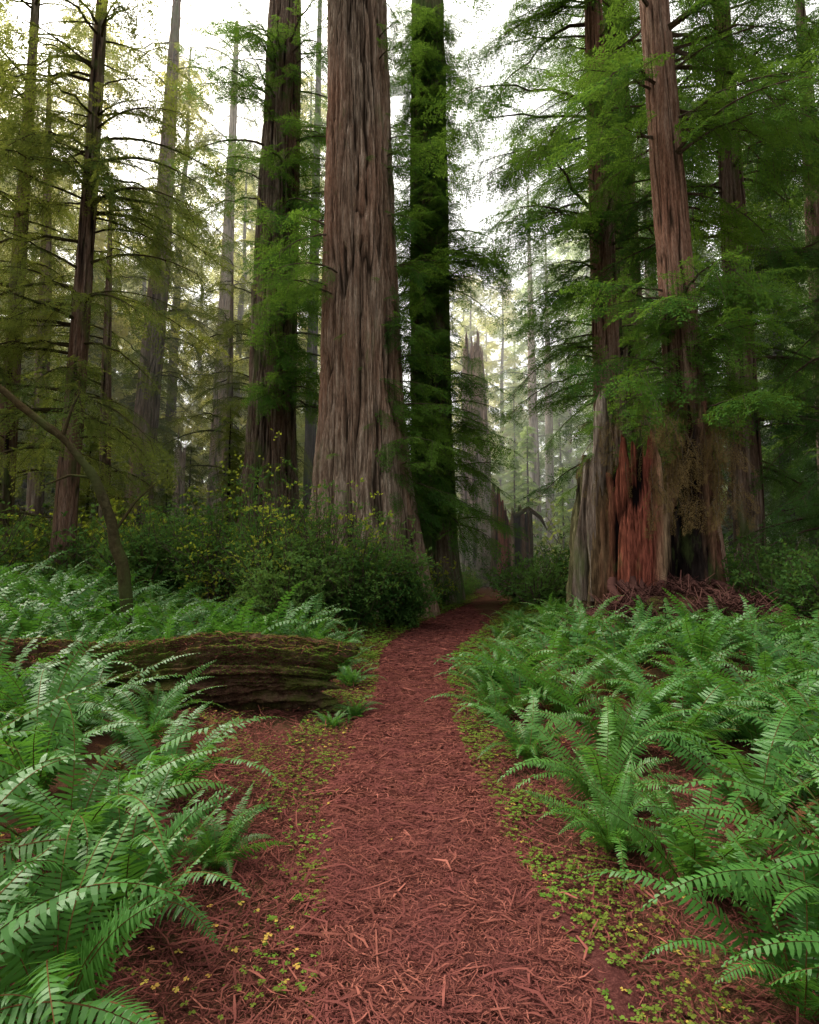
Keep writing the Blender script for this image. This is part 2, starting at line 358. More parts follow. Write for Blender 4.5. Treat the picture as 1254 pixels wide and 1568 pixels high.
X,Y=np.meshgrid(xs,ys); Z=hgt(X,Y)
mb=MB(); mb.add(np.stack([X,Y,Z],-1),grid_faces(len(ys),len(xs),False))
m,t,o=nt('forest_floor')
g_=geopos(t); n1=noise(t,7,8,g_,.7); n2=noise(t,.9,4,g_); n3=noise(t,60,4,g_,.7)
col=ramp(t,n1,[(.3,(.012,.008,.006)),(.5,(.045,.02,.014)),(.7,(.10,.045,.028))])
col=mixc(t,ramp(t,n2,[(.45,0.),(.6,.6)]),col,(.035,.042,.014))
col=mixc(t,ramp(t,n3,[(.38,0.),(.62,.7)]),col,(.075,.03,.02))
p=t.nodes.new('ShaderNodeBsdfDiffuse')
t.links.new(col,p.inputs[0]); t.links.new(bump(t,n3,.9,.03),p.inputs['Normal']); t.links.new(p.outputs[0],o.inputs[0])
obj('ground',mb.mesh('ground',[m]))
m,t,o=nt('path_duff')
g_=geopos(t); n1=noise(t,38,6,g_,.75); n2=noise(t,2.2,4,g_); n3=noise(t,140,3,g_,.7)
col=ramp(t,n1,[(.3,(.022,.008,.007)),(.5,(.075,.026,.022)),(.7,(.16,.062,.052))])
col=mixc(t,ramp(t,n2,[(.35,0.),(.7,.5)]),col,(.115,.042,.038))
col=mixc(t,ramp(t,n3,[(.4,0.),(.65,.6)]),col,(.035,.011,.01))
p=t.nodes.new('ShaderNodeBsdfDiffuse')
t.links.new(col,p.inputs[0]); t.links.new(bump(t,n1,1,.02),p.inputs['Normal']); t.links.new(p.outputs[0],o.inputs[0])
yy=np.concatenate([np.arange(-3,12,.05),np.arange(12,45,.15)]); NW=34; w=np.linspace(0,1,NW)
L_=np.interp(yy,py,pl)-.04+.21*fbm(yy*1.1,0*yy,5,4); R_=np.interp(yy,py,pr)+.04+.21*fbm(yy*1.1,0*yy,9,4)
PX=L_[:,None]+(R_-L_)[:,None]*w; PY=np.repeat(yy[:,None],NW,1)
def pz(w_,x,y):
    edge=np.minimum(w_,1-w_); return .006+.045*sstep(0,.14,edge)+.022*fbm(x*4,y*4,0,3)-.05*(edge<.001)-.015*np.exp(-((w_-.5)/.2)**2)
mb=MB(); mb.add(np.stack([PX,PY,pz(w[None,:],PX,PY)],-1),grid_faces(len(yy),NW,False)); obj('dirt_path',mb.mesh('dirt_path',[m]))
def bakeobj(name,parts,mat):
    mb=MB(); A=[]
    for V,F,a in parts: mb.add(V,F); A.append(a)
    return obj(name,mb.mesh(name,[M[mat]],False,np.concatenate(A),'rnd'))
def pathpts(n,y0,y1,pw):
    y=y0+(y1-y0)*rng.random(n)**pw; a=np.interp(y,py,pl)-.1; b=np.interp(y,py,pr)+.1; w_=rng.random(n); x=a+(b-a)*w_
    return np.stack([x,y,pz(w_,x,y)+.004+.016*rng.random(n)],1)
def sidepts(n,y0,y1,w0,w1,pw,left=.6,dz=.0,zj=.012,up=1.):
    y=y0+(y1-y0)*rng.random(n)**pw; L=rng.random(n)<left; d=w0+(w1-w0)*rng.random(n)**up
    x=np.where(L,np.interp(y,py,pl)-d,np.interp(y,py,pr)+d); return np.stack([x,y,hgt(x,y)+dz+zj*rng.random(n)],1)
bakeobj('path_litter',[slv(pathpts(24000,1.3,4.2,1.0),.012,.10,.0010,.0026,.1,1),slv(pathpts(32000,4,9,1.1),.02,.12,.0018,.004,.1,2),slv(pathpts(14000,9,26,1.2),.04,.2,.004,.009,.08,3),
  slv(pathpts(1300,1.4,8,1.2)+[0,0,.006],.08,.24,.0025,.006,.12,31)],'litter')
bakeobj('forest_floor_litter',[slv(sidepts(56000,1.3,6,-.1,1.7,1.1,.6,.005,.02,1.2),.015,.11,.0012,.0034,.3,4),slv(sidepts(20000,6,14,-.1,2.2,1.1,.6,.005,.02),.03,.16,.002,.005,.25,5),slv(sidepts(900,1.5,8,-.05,1.6,1.1,.6,.02,.03),.1,.35,.003,.006,.25,6)],'litter')
def thin(P,f,th,o=4): return P[fbm(P[:,0]*f,P[:,1]*f,0,o)+.6*(np.random.default_rng(5).random(len(P))-.5)>th]
bakeobj('oxalis_groundcover',[trefoil(thin(sidepts(4600,1.5,5,.0,.5,1.1,.35,.015,.05,1.4),2.4,.08),.015,1),trefoil(thin(sidepts(9000,2.4,7,.1,1.7,1,.97,.012,.04),2.2,.18),.011,2),
  trefoil(thin(sidepts(6500,5,11,.0,.6,1.1,.5,.02,.06,1.3),1.8,.08),.018,3),trefoil(sidepts(8000,10,26,-.05,1.3,1,.5,.03,.12),.04,4)],'clover')
bakeobj('fallen_leaves',[trefoil(thin(sidepts(1800,1.5,14,0,1.8,1.2,.75,.03,.03),1.5,.1),.016,7),trefoil(pathpts(14,2,9,1),.012,8)],'yellow')
def scatter(n,fx,cnd,s0,s1,coll_,dz=0,tilt=.1):
    P=[]
    for i in range(n):
        x,y=fx()
        if not cnd(x,y): continue
        P.append((x,y,float(hgt(x,y))+dz,R(-tilt,tilt),R(-tilt,tilt),R(0,6.28),R(s0,s1),rng.integers(coll_['n'])))
    return P
# ---------------------------------------------------------------- ferns
def plant_fern(x,y,s,i=None,rz=None):
    o=obj('sword_fern',ferns[rng.integers(6) if i is None else i]); o.location=(x,y,float(hgt(x,y))-.02); o.scale=(s,)*3; o.rotation_euler=(R(-.15,.15),R(-.15,.15),R(0,6.28) if rz is None else rz)
for x,y,s in [(-1.2,2.75,.9),(-1.7,3.2,1.1),(-1.55,4.1,.85),(-2.4,4.1,1.15),(-2.0,2.4,1.1),(-1.15,2.15,.85),(-1.5,1.8,1.0),(-2.9,5.0,1.15),(-3.3,3.6,1.1),(-2.1,5.0,.8),(-2.6,3.0,1.15),(-1.0,3.35,.45),
              (-2.9,5.75,1.0),(-3.9,5.7,1.15),(-2.3,5.75,.6),(-4.6,5.6,1.1),(-3.5,5.3,1.1),(-5.4,6.0,1.1),(-.75,8.1,.5),(-1.0,8.9,.65),(-1.5,9.5,.8),(-2.2,8.6,.95),(-3.2,8.4,1.05),(-.56,6.5,.34),(-.75,6.1,.28),(-4.2,8.0,1.1),(-3.9,7.6,.8),(-1.7,7.9,.6),
              (1.35,3.1,.85),(2.0,3.7,1.0),(1.25,4.1,.85),(1.35,2.25,.75),(1.8,2.5,.95),(2.5,2.9,1.0),(.95,5.1,.75),(1.6,4.9,.9),(2.1,5.0,1.0),(2.9,4.4,1.05),(.86,6.3,.7),(1.5,6.3,.95),(2.3,6.2,1),(3.2,5.6,1),(.95,7.4,.75),(1.1,3.5,.55),(2.5,3.6,.9),(3.2,3.6,1),(2.7,5.4,1.0),(1.15,8.2,.7),(2.2,2.2,1.0),(1.7,1.85,.8)]:
    plant_fern(x,y,s)
def bed(n,x0,x1,y0,y1,cnd,s0,s1,mind=.45):
    P=[];Q=[]
    for i in range(n):
        x=R(x0,x1);y=R(y0,y1); d=float(pathd(x,y))
        if d<(.34 if y<9 else .55) or not cnd(x,y): continue
        if Q and min((a-x)**2+(b-y)**2 for a,b in Q)<mind**2: continue
        Q.append((x,y)); s=R(s0,s1)
        if y>8.5 and d<1.5: s*=.62
        P.append((x,y,float(hgt(x,y))-.02,R(-.2,.2),R(-.2,.2),R(0,6.28),s,rng.integers(5)))
    return P
P=bed(900,1.1,6.5,6.5,16,lambda x,y:x<1.3+ (y*.23) and not(3.2<x and 9.5<y),.6,1.1,.55)
P+=bed(300,2.6,6.5,4.6,10,lambda x,y:x>y*.35,.7,1.15,.55)
P+=bed(200,1.8,7,14,27,lambda x,y:x<np.interp(y,py,pr)+2,.5,.8,.8)
gninst('fern_bed',C['fernlo'],P)
P=bed(1100,-12,-.9,8.6,17,lambda x,y:not(x>-5.3 and y>12.8) ,.7,1.4,.65)
P+=bed(200,-6,-2.6,5.0,8.5,lambda x,y:not(x>-4.6 and y>5.7 and y<7.5),.8,1.1,.6)
P+=bed(200,-2.5,2.6,12.5,24,lambda x,y:True,.5,.8,.8)
gninst('fern_bed',C['fernlo'],P)
gninst('dead_fern_fronds',C['fernd'],scatter(34,lambda:sidepts(1,3,14,.6,3,1,.5)[0,:2],lambda x,y:True,.5,.9,C['fernd'],0,.2))
# ---------------------------------------------------------------- trees
def trunkmesh(spine,radii,nseg,zs,furrow,fl,mat,seed,freq=5.,jag=0):
    sp=np.array(spine,float); rr=np.interp(zs,sp[:,2],radii); cx=np.interp(zs,sp[:,2],sp[:,0]); cy=np.interp(zs,sp[:,2],sp[:,1])
    k=9
    if len(zs)>30:
        ker=np.hanning(k+2)[1:-1]; ker/=ker.sum(); pad=lambda a:np.convolve(np.pad(a,k//2,mode='edge'),ker,'valid'); rr,cx,cy=pad(rr),pad(cx),pad(cy)
    th=np.linspace(0,2*math.pi,nseg,endpoint=False)[None,:]; z=zs[:,None]; r0=float(np.median(rr))
    u=np.cos(th)*r0;v=np.sin(th)*r0
    wx=.22*vn(u*1.5+seed,v*1.5,z*.3)+.06*vn(u*5,v*5+seed,z*1.2)
    n=1-np.abs(vn(u*freq+seed+wx*freq,v*freq+wx*freq,z*.24)); n2=1-np.abs(vn(u*freq*2.3+seed+wx*freq,v*freq*2.3,z*.6)); n3=vn(u*freq*5,v*freq*5+seed,z*3); n4=vn(u*freq*8,v*freq*8+seed,z*1.1)
    ridge=np.clip(1-(n**3)*.75-(n2**4)*.42+n3*.16+n4*.22,0,1)
    big=vn(u*1.1/max(r0,.3)+seed,v*1.1/max(r0,.3),z*.07)+.5*vn(u*2.4/max(r0,.3),v*2.4/max(r0,.3)+seed,z*.15)
    base=np.exp(-np.maximum(z-float(sp[0,2]),0)/2.2)
    r=rr[:,None]*(1+fl*big*(.5+1.6*base))+furrow*(ridge-.8)
    zz=np.broadcast_to(z,r.shape)
    if jag: zz=zz-jag*sstep(zs[-1]-3,zs[-1],z)*(.5+.5*vn(u*6/max(r0,.3)+seed,v*6/max(r0,.3)))*1.5
    V=np.stack([cx[:,None]+np.cos(th)*r,cy[:,None]+np.sin(th)*r,zz],-1)
    mb=MB(); mb.add(V,grid_faces(len(zs),nseg,True)); return mb.mesh('trunk',[mat],True,ridge.ravel()),cx,cy,rr
def tree(name,spine,radii,mat='bark2',nseg=110,furrow=.05,fl=.06,limbs=(),coat=(),src='red',freq=5.,zdense=22,nr=200,seed=None,jag=0):
    top=spine[-1][2]; base=spine[0]; e=empty(name,(base[0],base[1],max(base[2],0)))
    z0=base[2]; zs=np.concatenate([np.linspace(z0,min(zdense,top),nr),np.linspace(min(zdense,top),top,30)[1:]]) if top>zdense else np.linspace(z0,top,nr)
    sd=R(0,200) if seed is None else seed
    me,cx,cy,rr=trunkmesh(spine,radii,nseg,zs,furrow,fl,M[mat],sd,freq,jag); obj('trunk',me,e)
    P={}
    for l in limbs:
        PP=P.setdefault(l.get('src',src)+'L',[])
        for i in range(l['n']):
            z=R(*l['z']); az=rad(R(*l['az'])); L=R(*l['L']); el=rad(R(*l.get('el',(-8,18))))
            r0=np.interp(z,zs,rr)*.85; long=L>2.1
            PP.append((np.interp(z,zs,cx)+math.cos(az)*r0,np.interp(z,zs,cy)+math.sin(az)*r0,z,R(-.35,.35),-el,az,L/(3.2 if long else 1.5),rng.integers(4)+(4 if long else 0)))
    for c in coat:
        PP=P.setdefault(c.get('src',src),[])
        for i in range(c['n']):
            z=R(*c['z']); az=rad(R(*c['az'])); r0=np.interp(z,zs,rr)*R(.85,1.15)
            PP.append((np.interp(z,zs,cx)+math.cos(az)*r0,np.interp(z,zs,cy)+math.sin(az)*r0,z,R(-.6,.6),R(*c.get('pitch',(.1,1.1))),az+R(-.6,.6),R(*c.get('s',(.5,1.1))),rng.integers(4)))
    for cs,PP in P.items(): gninst('limbs' if cs.endswith('L') else 'foliage',C[cs],PP,e)
    return e
D=dict
tree('redwood_tree',[(-1.25,19,-.4),(-1.3,19,1.2),(-1.38,19,2.8),(-1.45,19,4),(-1.5,19,7),(-1.58,19,11),(-1.69,19,18.2),(-1.9,19,30),(-2,19,48)],[2.0,1.75,1.58,1.45,1.22,1.13,.95,.75,.3],
     'bark',560,.21,.08,nr=640,freq=6.,seed=21.3,
     limbs=[D(z=(32,46),n=14,az=(0,360),L=(2,4.5)),D(z=(10,19),n=9,az=(-40,20),L=(.8,1.7)),D(z=(9.5,13.5),n=9,az=(170,235),L=(1,2.5)),D(z=(3,9),n=14,az=(-50,5),L=(.7,1.6))],
     coat=[D(z=(2.5,10),n=70,az=(-60,5),s=(.4,.9)),D(z=(12,20),n=30,az=(-40,30),s=(.4,.8)),D(z=(4,15),n=8,az=(200,330),s=(.3,.5))])
tree('redwood_tree',[(-5.95,26,-.3),(-5.9,26,6),(-5.8,26,14.6),(-5.6,26,24),(-5.4,26,45)],[1.5,1.05,.9,.75,.3],'bark2',240,.13,.08,nr=300,
     limbs=[D(z=(15,25),n=52,az=(200,375),L=(1.3,3.8)),D(z=(8,15),n=30,az=(275,370),L=(1.4,3.6)),D(z=(8.5,13.5),n=5,az=(265,320),L=(1.2,2.4))],
     coat=[D(z=(9,25),n=110,az=(250,380),s=(.5,1.1)),D(z=(1,6),n=20,az=(200,340))])
tree('redwood_tree',[(1.0,24,-.3),(.95,24,2),(.86,24,7),(.8,24,12),(.76,24,22),(.7,24,44)],[1.25,.95,.8,.76,.7,.3],'barkmoss',180,.09,.1,nr=260,
     limbs=[D(z=(3,14),n=100,az=(180,370),L=(.8,2.5)),D(z=(12,23.5),n=60,az=(180,365),L=(.7,1.5)),D(z=(12.5,15),n=8,az=(-40,10),L=(1.6,2.8))],
     coat=[D(z=(3,13),n=200,az=(180,350),s=(.5,1.1),pitch=(.2,1.3)),D(z=(12,24),n=700,az=(175,365),s=(.45,.95),pitch=(.0,1.2))])
tree('redwood_tree',[(-5.75,35,0),(-5.6,35,16),(-5.4,35,38)],[.36,.3,.1],'burnt',50,.04,.04,limbs=[D(z=(16,34),n=26,az=(0,360),L=(1.5,3.5))])
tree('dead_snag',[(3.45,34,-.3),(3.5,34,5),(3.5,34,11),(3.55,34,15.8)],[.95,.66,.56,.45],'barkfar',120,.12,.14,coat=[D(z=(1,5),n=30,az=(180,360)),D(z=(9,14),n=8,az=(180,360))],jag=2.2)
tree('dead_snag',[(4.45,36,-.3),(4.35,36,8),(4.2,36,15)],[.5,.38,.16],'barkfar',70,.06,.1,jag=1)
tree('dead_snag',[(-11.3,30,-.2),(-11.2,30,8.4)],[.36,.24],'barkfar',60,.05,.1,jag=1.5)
# right-hand trees
tree('hemlock_tree',[(6.3,13.5,.4),(6.2,13.5,2.5),(6.1,13.5,5.4),(5.98,13.5,8.4),(5.76,13.5,13.4),(5.2,13.5,27)],[.62,.5,.42,.37,.33,.12],'barkr',180,.05,.06,freq=10,nr=320,src='red',
     limbs=[D(z=(4.6,7.7),n=26,az=(165,385),L=(.8,1.9)),D(z=(9.0,13),n=10,az=(-80,50),L=(1.5,3.4)),D(z=(11.5,15.5),n=12,az=(-60,60),L=(2,4)),D(z=(11,16),n=10,az=(115,235),L=(1.5,3.4))],
     coat=[D(z=(4.2,7.7),n=90,az=(170,370),s=(.4,.9)),D(z=(3,5.4),n=120,az=(180,360),s=(.4,.9),src='hang',pitch=(.9,1.6))])
tree('hemlock_tree',[(6.6,20,0),(6.5,20,8),(6.42,20,16),(6.2,20,32)],[.55,.44,.38,.12],'barkr',90,.035,.05,freq=8,src='red',
     limbs=[D(z=(12,22),n=56,az=(140,295),L=(1.8,4.7)),D(z=(7,12),n=16,az=(150,250),L=(1.4,3.4)),D(z=(10,22),n=24,az=(-60,100),L=(1.5,4))])
tree('redwood_tree',[(9.7,26,0),(9.5,26,10),(9.3,26,20),(9,26,40)],[.75,.6,.52,.2],'bark2',90,.06,.05,src='red',
     limbs=[D(z=(7,26),n=50,az=(150,390),L=(1.5,4.4))],coat=[D(z=(14,24),n=60,az=(180,360))])
tree('hemlock_tree',[(9.9,18,0),(9.8,18,12),(9.6,18,28)],[.45,.36,.1],'bark2',70,.03,.05,src='dark',limbs=[D(z=(4,19),n=66,az=(120,400),L=(1.5,4.2),el=(-10,15))])
tree('hemlock_tree',[(12.5,15.5,0),(12.4,15.5,24)],[.35,.1],'bark2',60,.03,.05,src='dark',limbs=[D(z=(2,17),n=60,az=(100,300),L=(1.5,3.8),el=(-10,15))])
tree('hemlock_tree',[(7.9,23,0),(7.8,23,25)],[.35,.1],'bark2',60,.03,.05,src='red',limbs=[D(z=(3,25),n=44,az=(100,340),L=(1.3,3.4),el=(-10,15))])
# left-hand trees
tree('hemlock_tree',[(-10.1,18,0),(-9.9,18,6),(-9.7,18,13),(-9.4,18,28)],[.36,.29,.22,.07],'bark2',60,.03,.05,src='olive',
     limbs=[D(z=(4.5,13),n=36,az=(170,400),L=(1.5,4.2)),D(z=(12,19),n=46,az=(150,400),L=(1.5,3.8))])
tree('hemlock_tree',[(-13.2,20,0),(-12.9,20,24)],[.34,.1],'bark2',60,.03,.05,src='olive',limbs=[D(z=(3,21),n=66,az=(180,400),L=(1.5,4))])
tree('redwood_tree',[(-14.3,32,-.2),(-13.9,32,7),(-13.3,32,17.6),(-12.8,32,36)],[.9,.62,.5,.15],'bark2',90,.06,.06,src='olive',limbs=[D(z=(12,34),n=50,az=(0,360),L=(1.5,4)),D(z=(4,12),n=20,az=(0,360),L=(1,3.4))])
tree('redwood_tree',[(-11.6,37,-.2),(-11.4,37,12),(-11,37,36)],[.7,.5,.12],'barkfar',80,.05,.06,src='olive',limbs=[D(z=(8,34),n=46,az=(0,360),L=(1.5,4))])
for x,y,r,h in [(-17,28,.3,26),(-12.2,25,.2,18),(-19.5,36,.4,34),(-8.4,40,.3,30),(9.3,45,.32,30),(10.9,48,.3,28),(13.5,34,.35,32),(-22,30,.4,30),(16.5,24,.4,30),(-7.6,29,.16,15),(-9.3,31,.18,17)]:
    tree('conifer_tree',[(x,y,0),(x+R(-.3,.3),y,h*.5),(x+R(-.4,.4),y,h)],[r*1.25,r,.05],'bark2' if y<35 else 'barkfar',36,.03,.05,nr=80,src='olive' if x<0 else 'red',limbs=[D(z=(h*.12,h),n=42,az=(0,360),L=(1.2,3.4))])
# bent mossy young tree
e=empty('mossy_bent_tree',(-4.5,10,.1)); mb=MB()
pp=np.array([(-4.5,10,.0),(-4.52,10,.8),(-4.62,10,1.5),(-4.82,10,2.3),(-5.15,10,3.0),(-5.65,10,3.6),(-6.3,10,4.1),(-7.2,10.1,4.7)])
tt=np.linspace(0,7,40); pp=np.stack([np.interp(tt,range(8),pp[:,k]) for k in range(3)],1)
for k in range(3): pp[2:-2,k]=np.convolve(pp[:,k],np.ones(5)/5,'valid')
pp+=.03*np.stack([vn(tt*2,0*tt),0*tt,vn(tt*2,0*tt+5)],1)
mb.add(*tube(pp,np.linspace(.10,.05,40)*(1+.2*vn(tt*6,0*tt)),10))
for a,b in ((22,(-5.9,10,2.85)),(15,(-4.2,10.2,2.9)),(28,(-5.4,10,4.4))):
    q=pp[a]; mb.add(*tube([q,(q+np.array(b))/2+[0,0,.1],b],[.03,.02,.008],6))
obj('trunk',mb.mesh('trunk',[M['mosslimb']]),e)
# ---------------------------------------------------------------- stumps
def stump(name,cx,cy,r,Hf,mat,nseg=420,nr=110,squash=.8,inner=.62,flare=.22,furrow=.2,seed=3,dents=()):
    th=np.linspace(0,2*math.pi,nseg,endpoint=False); H=Hf(np.degrees(th)%360); dg=np.degrees(th)%360
    H=H+.4*vn(np.cos(th)*5+seed,np.sin(th)*5)+.4*vn(np.cos(th)*17,np.sin(th)*17+seed)+.25*vn(np.cos(th)*45,np.sin(th)*45)
    s=np.linspace(0,1,nr)[:,None]; z=-.15+s*(H[None,:]+.15); u=np.cos(th)[None,:];v=np.sin(th)[None,:]
    wx=.10*vn(u*3,v*3,z*.6)+.04*vn(u*9,v*9,z*1.5)
    n=1-np.abs(vn(u*5+seed+wx*6,v*5+wx*6,z*.25)); n2=1-np.abs(vn(u*15+wx*12,v*15+seed,z*.5)); n4=1-np.abs(vn(u*38+wx*20,v*38+seed,z*.8)); big=vn(u*2.2+seed,v*2.2,z*.12)
    ridge=np.clip(1.1-n**4*.8-n2**3*.45-n4**3*.35+.2*vn(u*60,v*60,z*4),0,1)
    rr=r*(1+flare*np.exp(-np.maximum(z,0)/.9)+.15*big-.05*z/4)+furrow*(ridge-.7)
    for a,wd,dp in dents: rr=rr-dp*np.exp(-((dg[None,:]-a+6*vn(z*.8,0*z+a))/wd)**4)*np.clip(z*1.5,0,1)
    Vo=np.stack([rr*u,rr*v*squash,z],-1)
    s2=np.linspace(1,0,20)[:,None]; z2=.3+s2*(H[None,:]-.3)-.02; ri=np.minimum(r*(inner+.25*s2)*(1+.13*big[-1:]+.08*vn(u*6,v*6,z2)),rr[-1:]-.04)
    V=np.concatenate([Vo,np.stack([ri*u,ri*v*squash,z2],-1)]); ridge2=np.concatenate([ridge,np.full(z2.shape,.25)])
    ang=np.clip((dg-170)/200,0,1)
    mb=MB(); mb.add(V,grid_faces(nr+20,nseg,True)); e=empty(name,(cx,cy,0))
    o=obj('shell',mb.mesh('shell',[M[mat]],True,ridge2.ravel(),'ridge',np.broadcast_to(ang[None,:],ridge2.shape).ravel())); o.parent=e
    return e
def H1(a):
    return np.interp(a,[0,20,90,140,168,176,186,196,215,240,262,270,286,292,310,330,345,360],[4.4,3.8,3.2,3.4,3.2,3.6,3.6,3.0,3.3,3.5,3.6,2.4,2.4,3.9,4.4,4.6,4.5,4.4])
e=stump('redwood_stump',5.1,13.3,1.46,H1,'redstump',dents=((285,6,.45),(337,4.5,.35),(222,3,.15)))
P=[]
for i in range(240):
    a=rad(R(180,365)); z=R(3.1,4.9); P.append((1.4*math.cos(a)*R(.8,1.05)+5.1,13.3+1.1*math.sin(a)*R(.8,1.05),z,R(-.5,.5),R(.6,1.6),a+R(-.8,.8),R(.35,.8),rng.integers(4)))
    if i>=60: P[-1]=(5.1+R(-.4,1.5),13.3-R(.6,1.3),R(2.7,4.5),*P[-1][3:])
gninst('hanging_moss',C['hang'],P,e)
gninst('foliage',C['red'],[(5.1+R(-1.4,1.3),13.3-R(.2,1.1),R(3.6,5.0),R(-.5,.5),R(-.3,.9),R(0,6.28),R(.3,.6),rng.integers(4)) for i in range(40)],e)
mb=MB()
for k,(x,y,zt,w0) in enumerate(((3.93,12.85,5.0,.16),(4.12,12.95,4.2,.14),(3.72,13.1,3.7,.12))):
    z=np.linspace(.8,zt,60); th=np.linspace(0,6.283,24,endpoint=False)[None,:]; Z=z[:,None]
    rr_=w0*np.interp(z,[.8,zt-.5,zt-.1,zt],[1.4,.8,.5,.15])[:,None]*(1+.35*vn(np.cos(th)*3+k*9,np.sin(th)*3,Z*.8)+.15*vn(np.cos(th)*9,np.sin(th)*9+k,Z*2))
    mb.add(np.stack([x+.05*np.sin(Z*1.7+k)+.04*(Z-3)+rr_*np.cos(th),y+rr_*np.sin(th)*.7,Z+.25*vn(np.cos(th)*4,np.sin(th)*4)*(Z>zt-.3)],-1),grid_faces(60,24,True))
obj('splinters',mb.mesh('splinters',[M['bark2']],True,np.ones(mb.n)),e)
def H2(a): return np.interp(a,[0,40,90,150,180,215,250,262,285,310,340,360],[3.6,3.3,3.6,4.2,5.2,5.2,4.2,3.9,4.1,3.7,3.9,3.6])
e=stump('broken_stump',5.2,32,.95,H2,'redstump',180,50,.8,.6,.15,.1,9)
mb=MB(); mb.add(*tube([(5.3,31.3,3.9),(6.0,31.2,4.3),(6.6,31.1,3.8),(6.9,31.1,3.2)],[.14,.12,.1,.03],7)); mb.add(*tube([(6.1,31.4,.2),(6.15,31.3,2.4),(6.1,31.2,4.1)],[.12,.1,.08],7)); obj('leaning_splinter',mb.mesh('leaning_splinter',[M['mosslimb']]),e)
n=60; a=np.linspace(-1,1,n); GX,GY=np.meshgrid(a,a); rr_=np.sqrt(GX**2+GY**2)
wx=4.9+GX*2.1; wy=11.2+GY*1.6; wz=hgt(wx,wy)-.12+1.05*np.clip(1-rr_**1.5,0,1)*(.75+.3*GY)+.12*fbm(wx*2,wy*2,0,3)
e=empty('root_mound',(4.9,11.2,0)); mb=MB(); mb.add(np.stack([wx,wy,wz],-1),grid_faces(n,n,False)); obj('soil',mb.mesh('soil',[M['log']]),e)
P=[]
for i in range(300):
    gx,gy=R(-.9,.9),R(-.95,.9); q=math.hypot(gx,gy)
    if q>.95: continue
    x=4.9+gx*2.1;y=11.2+gy*1.6; P.append((x,y,float(hgt(x,y))-.1+1.05*(1-q**1.5)*(.75+.3*gy),R(-.5,.5),R(-.5,.5),R(0,6.28),R(.7,1.3),rng.integers(4)))
gninst('twigs',C['twigs'],P,e)
mb=MB()
for i in range(16):
    x0,y0=5+R(-1.1,1.1),12.3; x1,y1=x0+R(-1.3,.9),y0-R(1.,2.4); t=np.linspace(0,1,10)
    mb.add(*tube(np.stack([x0+(x1-x0)*t+.06*rng.normal(size=10),y0+(y1-y0)*t,1.1*(1-t)**1.1+.12+.05*rng.normal(size=10)],1),np.linspace(R(.05,.1),.02,10),6))
obj('roots',mb.mesh('roots',[M['twig']]),e)
# ---------------------------------------------------------------- fallen log
LY=6.85
e=empty('fallen_log',(-2.4,LY-.3,.3)); ns,nrg=200,420
sx=np.linspace(0,1,nrg)[:,None]; th=np.linspace(0,2*math.pi,ns,endpoint=False)[None,:]; ct,st_=np.cos(th),np.sin(th)
endv=.55*vn(ct*2.2+4,st_*2.2)+.3*vn(ct*6,st_*6)+.15*vn(ct*16,st_*16)
lx=-.72-4.4*sx-np.clip(endv,-.3,1)*.55*np.exp(-sx*9); ly=LY-.3*sx; LZ=lambda s:.35+.05*np.sin(s*7)+.05*s
r=.36+.03*sx+.08*fbm(sx*7,ct*1.5,st_*1.5,3)+.05*(1-np.abs(vn(sx*5,ct*5,st_*5)))-.12*(1-np.abs(vn(sx*2.2+5,ct*4.3,st_*4.3)))**4-.05*(1-np.abs(vn(sx*4,ct*11,st_*11)))**3+.035*vn(sx*60,ct*14,st_*14)
r=r*(1-.2*np.exp(-sx*25))
V=np.stack([lx+0*th,ly+r*ct,LZ(sx)+r*st_*1.02],-1); core=[]
for k,f in ((0,.8),(1,.55),(2,.2)):
    q=V[0].copy(); c=q.mean(0); q=c+(q-c)*f; q[:,0]-=.10+.14*k+.09*vn(th[0]*3,k*3.1); core.append(q)
Rg=r
V=np.concatenate([np.array(core[::-1]),V]); mb=MB(); mb.add(V,grid_faces(nrg+3,ns,True)); obj('trunk',mb.mesh('trunk',[M['log']]),e)
def onlog(n,p,mu,sd,off):
    s_=rng.random(n)**p; tt=mu+rng.normal(0,sd,n); si=np.clip((s_*(nrg-1)).astype(int),0,nrg-1); ti=(np.round(tt/(2*math.pi)*ns).astype(int))%ns
    rr=Rg[si,ti]+off; return np.stack([lx[si,ti],LY-.3*s_+rr*np.cos(tt),LZ(s_)+rr*1.02*np.sin(tt)],1)
V,F,A=slv(onlog(9000,1,math.pi/2+.1,.5,.006),.02,.12,.0015,.004,.3,11); mb=MB(); mb.add(V,F); obj('litter',mb.mesh('litter',[M['litter']],False,A,'rnd'),e)
c_=onlog(30000,1.5,math.pi/2+.15,.7,.008); c_=c_[fbm(c_[:,0]*3,c_[:,1]*3,c_[:,2]*3)>-.12]
V,F,A=trefoil(c_,.011,12); mb=MB(); mb.add(V,F); obj('moss',mb.mesh('moss',[M['clover']],False,A*.6,'rnd'),e)
